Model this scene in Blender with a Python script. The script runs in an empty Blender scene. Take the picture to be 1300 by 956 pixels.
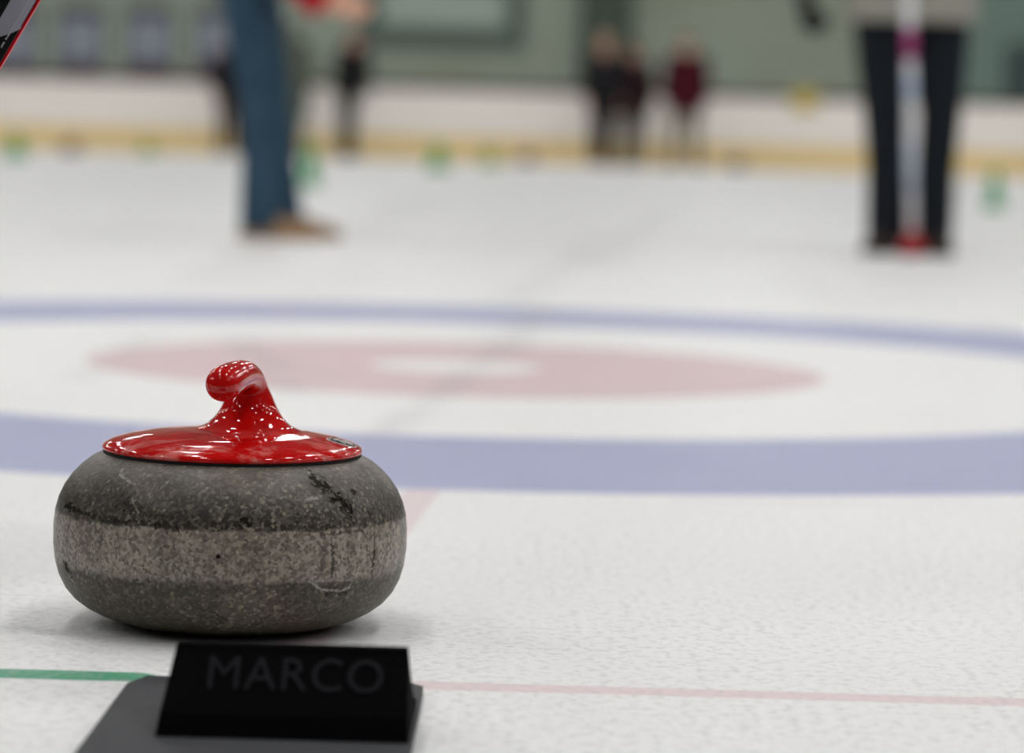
import bpy, bmesh, math, random
from mathutils import Vector, Matrix
random.seed(7)
scene = bpy.context.scene
COL = scene.collection

# ------------------------------------------------------------------ camera model
FPX, CAM_H, PITCH, ROLL = 4011.3, 0.3861, 0.0652, 0.0284
PX, PY = 650.0, 433.5
TEE = Vector((-0.0921, 5.2372))
cp, sp = math.cos(PITCH), math.sin(PITCH)
cr, sr = math.cos(ROLL), math.sin(ROLL)
R0 = Vector((1, 0, 0)); F0 = Vector((0, cp, -sp)); D0 = Vector((0, -sp, -cp))
RIGHT = R0 * cr - D0 * sr
DOWN = R0 * sr + D0 * cr
CAM = Vector((0, 0, CAM_H))

def ray(x, y):
    return F0 + RIGHT * ((x - PX) / FPX) + DOWN * ((y - PY) / FPX)
def ground(x, y, z=0.0):
    d = ray(x, y); t = (z - CAM_H) / d.z
    return CAM + d * t
def at_y(x, y, wy):
    d = ray(x, y); return CAM + d * (wy / d.y)

cd = bpy.data.cameras.new('camera'); cam = bpy.data.objects.new('camera', cd); COL.objects.link(cam)
M = Matrix((RIGHT, -DOWN, -F0)).transposed().to_4x4(); M.translation = CAM
cam.matrix_world = M
cd.sensor_fit = 'HORIZONTAL'; cd.sensor_width = 36.0
cd.lens = FPX / 1300 * 36.0
cd.shift_y = -(478 - PY) / 1300
cd.clip_end = 300; cd.clip_start = 0.05
cd.dof.use_dof = True; cd.dof.aperture_fstop = 4.3; cd.dof.focus_distance = 2.37
scene.camera = cam
vs = scene.view_settings; vs.view_transform = "Standard"; vs.look = "None"; vs.gamma = 1.0; vs.use_curve_mapping = False; vs.exposure = 1.10

# ------------------------------------------------------------------ materials
def lin(c):
    return tuple(((v / 255) / 12.92 if v / 255 <= 0.04045 else ((v / 255 + 0.055) / 1.055) ** 2.4) for v in c)
def rgba(c): return (*c, 1.0)

class NT:
    """small helper around a node tree"""
    def __init__(s, name):
        s.m = bpy.data.materials.new(name); s.m.use_nodes = True
        s.t = s.m.node_tree; s.n = s.t.nodes; s.l = s.t.links
        s.b = s.n['Principled BSDF']; s.out = s.n['Material Output']
        s._tc = None
    def set(s, sock, v):
        if isinstance(v, bpy.types.NodeSocket): s.l.new(v, sock)
        else:
            if sock.type == 'RGBA' and len(v) == 3: v = rgba(v)
            sock.default_value = v
    def P(s, **kw):
        names = dict(color='Base Color', rough='Roughness', spec='Specular IOR Level', metal='Metallic', normal='Normal', coat='Coat Weight', coat_rough='Coat Roughness', sheen='Sheen Weight')
        for k, v in kw.items(): s.set(s.b.inputs[names[k]], v)
        return s
    @property
    def obj(s):
        if not s._tc: s._tc = s.n.new('ShaderNodeTexCoord')
        return s._tc.outputs['Object']
    def math(s, op, a, b=0.0, c=0.0, clamp=False):
        n = s.n.new('ShaderNodeMath'); n.operation = op; n.use_clamp = clamp
        s.set(n.inputs[0], a); s.set(n.inputs[1], b); s.set(n.inputs[2], c)
        return n.outputs[0]
    def vmath(s, op, a, b=(0, 0, 0)):
        n = s.n.new('ShaderNodeVectorMath'); n.operation = op
        s.set(n.inputs[0], a); s.set(n.inputs[1], b)
        return n.outputs['Value'] if op in ('LENGTH', 'DOT_PRODUCT', 'DISTANCE') else n.outputs[0]
    def sep(s, v):
        n = s.n.new('ShaderNodeSeparateXYZ'); s.set(n.inputs[0], v); return n.outputs
    def comb(s, x, y, z=0.0):
        n = s.n.new('ShaderNodeCombineXYZ')
        for i, v in enumerate((x, y, z)): s.set(n.inputs[i], v)
        return n.outputs[0]
    def step(s, v, a, b, lo=0.0, hi=1.0):      # smoothstep map
        n = s.n.new('ShaderNodeMapRange'); n.interpolation_type = 'SMOOTHSTEP'
        s.set(n.inputs['Value'], v); s.set(n.inputs['From Min'], a); s.set(n.inputs['From Max'], b)
        s.set(n.inputs['To Min'], lo); s.set(n.inputs['To Max'], hi)
        return n.outputs[0]
    def noise(s, v, scale, detail=2.0, rough=0.5, dist=0.0):
        n = s.n.new('ShaderNodeTexNoise')
        s.set(n.inputs['Vector'], v); n.inputs['Scale'].default_value = scale
        n.inputs['Detail'].default_value = detail; n.inputs['Roughness'].default_value = rough
        n.inputs['Distortion'].default_value = dist
        return n.outputs['Fac']
    def voro(s, v, scale, feature='F1', out='Distance'):
        n = s.n.new('ShaderNodeTexVoronoi'); n.feature = feature
        s.set(n.inputs['Vector'], v); n.inputs['Scale'].default_value = scale
        return n.outputs[out]
    def mix(s, f, a, b):
        n = s.n.new('ShaderNodeMix'); n.data_type = 'RGBA'
        s.set(n.inputs['Factor'], f); s.set(n.inputs[6], a); s.set(n.inputs[7], b)
        return n.outputs[2]
    def bump(s, h, strength=0.2, distance=0.01):
        n = s.n.new('ShaderNodeBump'); s.set(n.inputs['Height'], h)
        n.inputs['Strength'].default_value = strength; n.inputs['Distance'].default_value = distance
        return n.outputs[0]
    def segdist(s, p, a, b):                      # distance from 2-D point p (vector, z = 0) to a segment
        a = Vector((a[0], a[1], 0)); b = Vector((b[0], b[1], 0)); ab = b - a
        pa = s.vmath('SUBTRACT', p, tuple(a))
        h = s.math('DIVIDE', s.vmath('DOT_PRODUCT', pa, tuple(ab)), ab.length_squared, clamp=True)
        sc = s.n.new('ShaderNodeVectorMath'); sc.operation = 'SCALE'
        sc.inputs[0].default_value = tuple(ab); s.l.new(h, sc.inputs['Scale'])
        return s.vmath('DISTANCE', pa, sc.outputs[0])

def plain(name, c, rough=0.6, spec=0.3, var=0.12, scale=30, metal=0.0, bump=0.0, coat=0.0):
    t = NT(name); n = t.noise(t.obj, scale, 3)
    c = lin(c)
    dk = tuple(v * (1 - var) for v in c); lt = tuple(min(1, v * (1 + var)) for v in c)
    t.P(color=t.mix(n, dk, lt), rough=rough, spec=spec, metal=metal, coat=coat)
    if bump: t.P(normal=t.bump(t.noise(t.obj, scale * 4, 2), bump, 0.003))
    return t.m

def cloth(name, c, c2=None, scale=18, var=0.18):
    t = NT(name); n = t.noise(t.obj, scale * 0.4, 3); w = t.noise(t.obj, scale * 20, 1)
    c = lin(c); c2 = lin(c2) if c2 else tuple(v * (1 + var) for v in c)
    dk = tuple(v * (1 - var) for v in c)
    t.P(color=t.mix(n, dk, c2), rough=0.9, spec=0.15, normal=t.bump(t.math('ADD', n, t.math('MULTIPLY', w, .2)), .35, .02))
    return t.m

# ------------------------------------------------------------------ object helpers
def empty(name, loc=(0, 0, 0), rotz=0.0):
    o = bpy.data.objects.new(name, None); COL.objects.link(o)
    o.location = loc; o.rotation_euler = (0, 0, rotz); o.empty_display_size = 0.1
    return o
def tag(o, label=None, cat=None, group=None, kind=None):
    if label: o['label'] = label
    if cat: o['category'] = cat
    if group: o['group'] = group
    if kind: o['kind'] = kind
    return o
def link_mesh(name, me, mat, parent=None, smooth=True):
    o = bpy.data.objects.new(name, me); COL.objects.link(o)
    if mat: 
        me.materials.clear(); me.materials.append(mat)
    if parent: o.parent = parent
    if smooth: me.polygons.foreach_set('use_smooth', [True] * len(me.polygons))
    return o
def link_bm(name, bm, mat, parent=None, smooth=False, bevel=0.0, recalc=True):
    if bevel:
        bmesh.ops.bevel(bm, geom=[e for e in bm.edges if len(e.link_faces) == 2 and e.calc_face_angle(0) > 0.5],
                        offset=bevel, segments=2, affect='EDGES', profile=0.6)
    if recalc: bmesh.ops.recalc_face_normals(bm, faces=bm.faces)
    me = bpy.data.meshes.new(name); bm.to_mesh(me); bm.free()
    o = link_mesh(name, me, mat, parent, False)
    if smooth:
        me.polygons.foreach_set('use_smooth', [True] * len(me.polygons))
    return o
def copy_tree(o, parent=None):
    c = o.copy(); COL.objects.link(c)
    if parent: c.parent = parent
    for ch in list(o.children): copy_tree(ch, c)
    return c

def box(bm, lo, hi, mat=None):
    v = [bm.verts.new((x, y, z)) for x in (lo[0], hi[0]) for y in (lo[1], hi[1]) for z in (lo[2], hi[2])]
    for f in ((0, 1, 3, 2), (4, 6, 7, 5), (0, 4, 5, 1), (2, 3, 7, 6), (0, 2, 6, 4), (1, 5, 7, 3)):
        bm.faces.new([v[i] for i in f])
def prism(bm, pts, off):                    # polygon (list of Vector) extruded by vector
    a = [bm.verts.new(p) for p in pts]; b = [bm.verts.new(Vector(p) + Vector(off)) for p in pts]
    n = len(pts)
    bm.faces.new(a[::-1]); bm.faces.new(b)
    for i in range(n): bm.faces.new((a[i], a[(i + 1) % n], b[(i + 1) % n], b[i]))
def lathe(bm, prof, seg=96, cap0=True, cap1=True, center=(0, 0)):
    rings = []
    for r, z in prof:
        rings.append([bm.verts.new((center[0] + r * math.cos(2 * math.pi * k / seg), center[1] + r * math.sin(2 * math.pi * k / seg), z)) for k in range(seg)])
    for a, b in zip(rings, rings[1:]):
        for k in range(seg): bm.faces.new((a[k], a[(k + 1) % seg], b[(k + 1) % seg], b[k]))
    if cap0: bm.faces.new(rings[0][::-1])
    if cap1: bm.faces.new(rings[-1])
def frame_for(d, hint=None):
    d = Vector(d).normalized()
    h = hint or (Vector((0, 0, 1)) if abs(d.z) < 0.9 else Vector((0, 1, 0)))
    u = h.cross(d).normalized(); v = d.cross(u)
    return u, v, d
def loft(bm, rings, cap=True):
    vs = [[bm.verts.new(p) for p in r] for r in rings]; n = len(vs[0])
    for a, b in zip(vs, vs[1:]):
        for k in range(n): bm.faces.new((a[k], a[(k + 1) % n], b[(k + 1) % n], b[k]))
    if cap:
        bm.faces.new(vs[0][::-1]); bm.faces.new(vs[-1])
def tube(bm, pts, rad, seg=16, flat=(False, False)):
    """tube through points with radii; rounded or flat ends"""
    pts = [Vector(p) for p in pts]; rings = []
    n = len(pts); prev = None
    for i in range(n):
        d = (pts[min(i + 1, n - 1)] - pts[max(i - 1, 0)]).normalized()
        if prev is None: u, v, _ = frame_for(d)
        else:
            u = (prev - d * prev.dot(d)).normalized(); v = d.cross(u)
        prev = u
        def ring(c, r): return [c + (u * math.cos(2 * math.pi * k / seg) + v * math.sin(2 * math.pi * k / seg)) * r for k in range(seg)]
        if i == 0 and not flat[0]:
            for a in (80, 55, 28): rings.append(ring(pts[0] - d * rad[0] * math.sin(math.radians(a)), rad[0] * math.cos(math.radians(a))))
        rings.append(ring(pts[i], rad[i]))
        if i == n - 1 and not flat[1]:
            for a in (28, 55, 80): rings.append(ring(pts[i] + d * rad[i] * math.sin(math.radians(a)), rad[i] * math.cos(math.radians(a))))
    loft(bm, rings)
def ellipsoid(bm, c, r, seg=20):
    ret = bmesh.ops.create_uvsphere(bm, u_segments=seg, v_segments=seg // 2 + 2, radius=1.0)
    for v in ret['verts']: v.co = Vector((v.co.x * r[0], v.co.y * r[1], v.co.z * r[2])) + Vector(c)

def fuse(bm, voxel, smooth_it=6, factor=0.5):
    """merge overlapping closed shapes into one continuous skin; returns a mesh"""
    bmesh.ops.recalc_face_normals(bm, faces=bm.faces)
    me = bpy.data.meshes.new('fuse'); bm.to_mesh(me); bm.free()
    o = bpy.data.objects.new('fuse', me); COL.objects.link(o)
    r = o.modifiers.new('r', 'REMESH'); r.mode = 'VOXEL'; r.voxel_size = voxel; r.adaptivity = 0
    if smooth_it:
        s = o.modifiers.new('s', 'SMOOTH'); s.factor = factor; s.iterations = smooth_it
    dg = bpy.context.evaluated_depsgraph_get()
    out = bpy.data.meshes.new_from_object(o.evaluated_get(dg))
    bpy.data.objects.remove(o); bpy.data.meshes.remove(me)
    return out
def cut_below(me, co, no):
    """remove what lies on the +no side of the plane and close the hole"""
    bm = bmesh.new(); bm.from_mesh(me)
    r = bmesh.ops.bisect_plane(bm, geom=bm.verts[:] + bm.edges[:] + bm.faces[:], plane_co=co, plane_no=no, clear_outer=True)
    bmesh.ops.holes_fill(bm, edges=[e for e in bm.edges if e.is_boundary], sides=0)
    bm.to_mesh(me); bm.free(); return me

# ------------------------------------------------------------------ the ice
def build_ice_material():
    t = NT('pebbled_ice')
    p = t.obj; xyz = t.sep(p)
    flat = t.comb(xyz[0], xyz[1], 0.0)
    wob = t.math('MULTIPLY', t.math('SUBTRACT', t.noise(flat, 9, 3), .5), .012)
    r = t.math('ADD', t.vmath('DISTANCE', flat, (TEE.x, TEE.y, 0)), wob)
    def band(a, b, e=0.008):
        return t.math('MULTIPLY', t.step(r, a - e, a + e), t.step(r, b - e, b + e, 1, 0))
    mott = t.noise(flat, 3.2, 4, .6)
    fine = t.noise(t.vmath('MULTIPLY', flat, (1.0, .8, 1)), 115, 2, .6)
    frost = t.noise(flat, 60, 4, .7)
    white = t.mix(mott, ICE_WHITE[0], ICE_WHITE[1])
    blue = t.mix(t.noise(flat, 6, 4, .65), RING_BLUE[0], RING_BLUE[1])
    red = t.mix(t.noise(flat, 5, 4, .65), RING_RED[0], RING_RED[1])
    c = t.mix(band(1.219, 1.829), white, blue)
    c = t.mix(band(0.142, 0.61), c, red)
    # centre line that runs from the house to the hack
    for a, b, w, col, s in LINES:
        d = t.math('ADD', t.segdist(flat, a, b), t.math('MULTIPLY', wob, .4))
        c = t.mix(t.math('MULTIPLY', t.step(d, w * .8, w * 1.15, 1, 0), s), c, col)
    # scuff tracks left by sliders and stones
    for a, b, w, s in SCUFFS:
        d = t.segdist(flat, a, b)
        k = t.math('MULTIPLY', t.step(d, 0.0, w, 1, 0), t.math('MULTIPLY', t.step(mott, .3, .6), s))
        c = t.mix(k, c, (.30, .30, .30))
    c = t.mix(t.step(frost, .45, .75, 0, .12), c, (.86, .86, .85))
    c = t.mix(t.math('MULTIPLY', t.step(fine, .45, .70, 0, .42), t.step(mott, .25, .6, .35, 1)), c, (.42, .425, .42))
    h = t.math('ADD', t.math('MULTIPLY', fine, 1.0), t.math('MULTIPLY', t.noise(flat, 45, 2), .8))
    t.P(color=c, rough=t.step(frost, .3, .7, .40, .52), spec=.17, normal=t.bump(h, .35, .0035))
    return t.m

ICE_WHITE = ((.735, .735, .722), (.80, .80, .79))
RING_BLUE = ((.30, .318, .49), (.365, .385, .56))
RING_RED = ((.56, .415, .43), (.65, .50, .51))
g = lambda x, y: tuple(ground(x, y).xy)
hl = ground(80, 857).y
_p, _q = ground(557, 627).xy, ground(519, 678).xy
_d = (_q - _p).normalized(); _n = Vector((_d.y, -_d.x)) * .019
CLA = tuple(_p + _n - _d * .02); CLB = tuple(_p + _n + _d * 1.2)
LINES = [
    (CLA, CLB, .019, (.66, .48, .50), .6),
    ((-2.6, hl), (ground(168, 858).x, hl), .019, (.035, .30, .15), .95),
    ((ground(535, 868).x, hl), (2.6, hl), .016, (.66, .46, .48), .6),
]
SCUFFS = [
    (g(480, 556), g(640, 440), .05, .35),
    (g(640, 440), g(690, 392), .07, .35),
    (g(380, 500), g(300, 430), .06, .30),
    (g(100, 480), g(200, 420), .05, .20),
    (g(860, 634), g(1330, 650), .012, .40),
    (g(380, 395), g(200, 386), .05, .25),
    (g(640, 392), g(760, 300), .10, .22),
    (g(860, 262), g(740, 340), .16, .22),
    (g(300, 440), g(420, 480), .06, .25),
    (g(540, 250), g(420, 300), .3, .22),
    (g(520, 590), g(760, 610), .008, .3),
]
ice_bm = bmesh.new(); 
v = [ice_bm.verts.new(p) for p in ((-24, -7, 0), (24, -7, 0), (24, 62, 0), (-24, 62, 0))]; ice_bm.faces.new(v)
w_ = [ice_bm.verts.new((q.co.x, q.co.y, -.08)) for q in v]; ice_bm.faces.new(w_[::-1])
for i in range(4): ice_bm.faces.new((v[i], w_[i], w_[(i + 1) % 4], v[(i + 1) % 4]))
tag(link_bm('floor', ice_bm, build_ice_material()), 'white pebbled curling ice with a blue and red house', None, None, 'structure')

# ------------------------------------------------------------------ hall
WALL_Y = 52.0
m_wall = NT('painted_green_block_wall')
_b = m_wall.n.new('ShaderNodeTexBrick'); m_wall.l.new(m_wall.vmath('MULTIPLY', m_wall.comb(m_wall.sep(m_wall.obj)[0], m_wall.sep(m_wall.obj)[2], 0.0), (1, 1, 1)), _b.inputs['Vector'])
_b.inputs['Color1'].default_value = rgba(lin((150, 156, 137))); _b.inputs['Color2'].default_value = rgba(lin((142, 149, 131))); _b.inputs['Mortar'].default_value = rgba(lin((132, 138, 124)))
_b.inputs['Scale'].default_value = 1.6; _b.inputs['Mortar Size'].default_value = .012
_n = m_wall.noise(m_wall.obj, .25, 3)
m_wall.P(color=m_wall.mix(m_wall.step(_n, .35, .65), _b.outputs['Color'], lin((150, 160, 147))), rough=.8, spec=.2)
m_ceil = plain('dark_ceiling_deck', (88, 90, 90), .85, .2, .05, .6)
m_sidewall = plain('grey_side_wall', (112, 114, 108), .85, .2, .06, .6)
H_CEIL = 9.0
def slab(name, lo, hi, mat, label):
    bm = bmesh.new(); box(bm, lo, hi); return tag(link_bm(name, bm, mat), label, None, None, 'structure')
slab('wall_back', (-24.2, WALL_Y, -.05), (24.2, WALL_Y + .3, H_CEIL), m_wall.m, 'grey green block wall behind the rink boards')
slab('wall_left', (-24.3, -7.2, -.05), (-24, WALL_Y + .3, H_CEIL), m_sidewall, 'grey wall of the hall on the left side')
slab('wall_right', (24, -7.2, -.05), (24.3, WALL_Y + .3, H_CEIL), m_sidewall, 'grey wall of the hall on the right side')
slab('wall_front', (-24.2, -7.3, -.05), (24.2, -7, H_CEIL), plain('dark_end_wall', (58, 60, 60), .85, .2, .06, .6), 'dark end wall of the hall behind the viewer')
slab('ceiling', (-24.3, -7.3, H_CEIL), (24.3, WALL_Y + .3, H_CEIL + .2), m_ceil, 'dark ceiling deck of the hall')
bm = bmesh.new(); box(bm, (-24, -7, 0), (24, 1.5, .012))  # unseen walkway mat, added to keep bright ice out of the handle's reflections
tag(link_bm('trim_2', bm, plain('added_walkway_rubber', (40, 40, 42), .9, .2, .15, 30)), 'unseen black rubber walkway added behind the viewer', None, None, 'structure')
# pier standing out of the wall
pc = at_y(770, 30, WALL_Y)
slab('trim_1', (pc.x - .42, WALL_Y - .25, 0), (pc.x + .42, WALL_Y, H_CEIL), plain('dark_green_pier', (74, 84, 74), .8, .2, .08, 1), 'dark green pier on the back wall')

# rink boards
BOARD_Y = 45.0
bl2, br2 = Vector((-23.9, BOARD_Y, 0)), Vector((23.9, BOARD_Y, 0))
bdir = Vector((1, 0, 0))
bn = Vector((-bdir.y, bdir.x, 0))
boards = empty('rink_boards', tuple((bl2 + br2) / 2))
tag(boards, 'long white rink boards with a yellow kickplate in front of the back wall', 'rink boards')
def strip(name, z0, z1, d0, d1, mat, parent):
    bm = bmesh.new(); c = (bl2 + br2) / 2
    a, b = bl2 - c, br2 - c
    prism(bm, [a + bn * d0 + Vector((0, 0, z0)), b + bn * d0 + Vector((0, 0, z0)), b + bn * d1 + Vector((0, 0, z0)), a + bn * d1 + Vector((0, 0, z0))], (0, 0, z1 - z0))
    return link_bm(name, bm, mat, parent)
strip('panel', .0, 1.00, .02, .12, plain('white_board_panel', (240, 234, 226), .45, .3, .04, 1.5), boards)
strip('kickplate', 0, .33, 0, .02, plain('yellow_kickplate', (232, 204, 138), .45, .3, .07, 2), boards)
strip('top_rail', 1.00, 1.09, 0, .14, plain('dark_board_rail', (62, 47, 44), .5, .3, .1, 2), boards)
bmid = (bl2 + br2) / 2

# framed panels on the wall
m_post_dark = plain('plum_poster_print', (70, 62, 78), .6, .2, .15, 3)
m_post_low = plain('maroon_poster_print', (74, 52, 62), .6, .2, .15, 3)
m_post_pale = NT('pale_poster_print'); _n = m_post_pale.noise(m_post_pale.obj, 2.6, 3)
m_post_pale.P(color=m_post_pale.mix(_n, lin((120, 122, 134)), lin((164, 172, 182))), rough=.6, spec=.2); m_post_pale = m_post_pale.m
def poster(px, label):
    c = at_y(px, 55, WALL_Y - .03)
    k = FPX / WALL_Y
    w, h = 60 / k, 92 / k
    r = empty('wall_poster', (c.x, WALL_Y - .03, c.z - h / 2))
    tag(r, label, 'poster', 'posters on the back wall')
    bm = bmesh.new(); box(bm, (-w / 2, 0, 0), (w / 2, .03, h)); link_bm('backing', bm, m_post_dark, r)
    bm = bmesh.new(); box(bm, (-w * .42, -.006, h * .24), (w * .42, 0, h * .84)); link_bm('pale_print', bm, m_post_pale, r)
    bm = bmesh.new(); box(bm, (-w * .47, -.005, h * .03), (w * .47, 0, h * .22)); link_bm('lower_print', bm, m_post_low, r)
for px, lb in ((18, 'plum edged wall poster partly behind the red edged broom'), (102, 'plum edged wall poster second from the left end of the row'),
               (190, 'plum edged wall poster third from the left, clear of the people'), (277, 'plum edged wall poster half hidden behind the person in jeans')):
    poster(px, lb)
# large pale notice board
c0, c1 = at_y(462, -46, WALL_Y - .05), at_y(664, 62, WALL_Y - .05)
nb = tag(empty('notice_board', ((c0.x + c1.x) / 2, WALL_Y - .05, c1.z)), 'large pale green board with a darker frame high on the back wall', 'board')
w, h = (c1.x - c0.x), c0.z - c1.z
bm = bmesh.new()
for lo, hi in (((-w / 2, 0), (w / 2, .32)), ((-w / 2, h - .3), (w / 2, h)), ((-w / 2, .32), (-w / 2 + .3, h - .3)), ((w / 2 - .3, .32), (w / 2, h - .3))):
    box(bm, (lo[0], -.04, lo[1]), (hi[0], .05, hi[1]))
link_bm('frame', bm, plain('dark_teal_frame', (84, 100, 94), .6, .3, .08, 2), nb)
bm = bmesh.new(); box(bm, (-w / 2 + .2, .0, .2), (w / 2 - .2, .05, h - .2)); link_bm('panel', bm, plain('pale_green_panel', (160, 174, 162), .6, .3, .06, 1), nb)
# right end: teal cladding with a dark doorway
c0, c1 = at_y(1216, 112, WALL_Y - .04), at_y(1420, -60, WALL_Y - .04)
tp = tag(empty('wall_cladding', (c0.x, WALL_Y - .04, 0)), 'teal grey cladding sheets on the back wall beside the black trousers', 'cladding')
bm = bmesh.new(); box(bm, (0, 0, 0), (c1.x - c0.x, .04, c1.z)); link_bm('sheet', bm, plain('teal_sheet', (114, 134, 126), .6, .3, .06, .8), tp)
dx = at_y(1276, 60, WALL_Y).x - c0.x
bm = bmesh.new(); box(bm, (dx, -.03, 0), (dx + 1.0, 0, at_y(1290, 55, WALL_Y).z)); link_bm('hatch', bm, plain('dark_teal_hatch', (64, 80, 78), .6, .3, .08, 2), tp)
bm = bmesh.new(); box(bm, (dx + .08, -.06, 1.0), (dx + .14, -.03, 1.2)); link_bm('handle', bm, plain('grey_handle', (120, 120, 118), .4, .4), tp)

# small yellow sign clipped on the board rail
def on_boards(px):
    # point on the boards' face seen at that column
    d = ray(px, 120); a = bl2; n = bn
    t = ((a - CAM).dot(n)) / d.dot(n); q = CAM + d * t
    return q
q = on_boards(1022)
yo = tag(empty('rail_sign', (q.x, q.y - .02, .84)), 'small yellow sign hung over the rail of the rink boards', 'sign')
bm = bmesh.new(); box(bm, (-.16, 0, .0), (.16, .012, .30)); link_bm('plate', bm, plain('yellow_sign_plate', (196, 172, 70), .5, .3), yo)
bm = bmesh.new(); box(bm, (-.05, 0.0, .254), (.05, .10, .266)); link_bm('clip', bm, plain('grey_sign_clip', (110, 110, 108), .4, .4), yo)

# ------------------------------------------------------------------ ceiling lamps
t = NT('lamp_diffuser'); t.P(color=(.9, .9, .88))
t.b.inputs['Emission Color'].default_value = (.995, .985, .982, 1); t.b.inputs['Emission Strength'].default_value = 62.0
m_lamp = t.m
m_house = plain('grey_lamp_housing', (120, 122, 124), .4, .4)
def make_lamp():
    r = empty('high_bay_lamp', (0, 0, 0))
    tag(r, 'round high bay lamp hanging from the ceiling', 'lamp', 'high bay lamps under the ceiling')
    bm = bmesh.new(); lathe(bm, [(.05, .30), (.07, .22), (.16, .14), (.27, .03), (.28, .0), (.265, 0), (.15, .12), (.05, .18)], 28); link_bm('housing', bm, m_house, r, True)
    bm = bmesh.new(); lathe(bm, [(.0005, .02), (.16, .015), (.262, .005), (.262, .012), (.0005, .03)], 28); link_bm('diffuser', bm, m_lamp, r, True)
    bm = bmesh.new(); tube(bm, [(0, 0, .29), (0, 0, 1.03)], [.015, .015], 10, (True, True)); link_bm('stem', bm, m_house, r, True)
    return r
lamp0 = make_lamp(); first = True
for ix in range(8):
    for ly in (-4.2, 1.2, 4.9, 8.7, 15.5, 22.5, 29.5, 36, 41.5, 47):  # the row behind the viewer is unseen, added to fill the stone's front
        o = lamp0 if first else copy_tree(lamp0); first = False
        o.location = (-17.2 + ix * 5.0, ly, H_CEIL - 1.0)

# ------------------------------------------------------------------ the stone
E_Z = 0.068
for _ in range(60):                            # widest ring: 450 px across, seen at row 680
    pe = ground(293, 680, E_Z); R_ST = pe.y * 225 / FPX; E_Z = 0.5 * R_ST
ST = Vector((pe.x, pe.y, 0))

def loc(x, y, off=0.0):                       # pixel at a depth beside the stone's axis, in the stone's own frame
    return at_y(x, y, ST.y + off) - ST
def band_pt(x, y):                            # pixel on the stone's side -> (arc length, height)
    sx = max(-.98, min(.98, (x - 293) / 225)); th = math.asin(sx)
    return (th * R_ST, E_Z + (680 + .0284 * (x - 293) * 0 - y) / 225 * R_ST + .13 * R_ST * math.cos(th))

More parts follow.
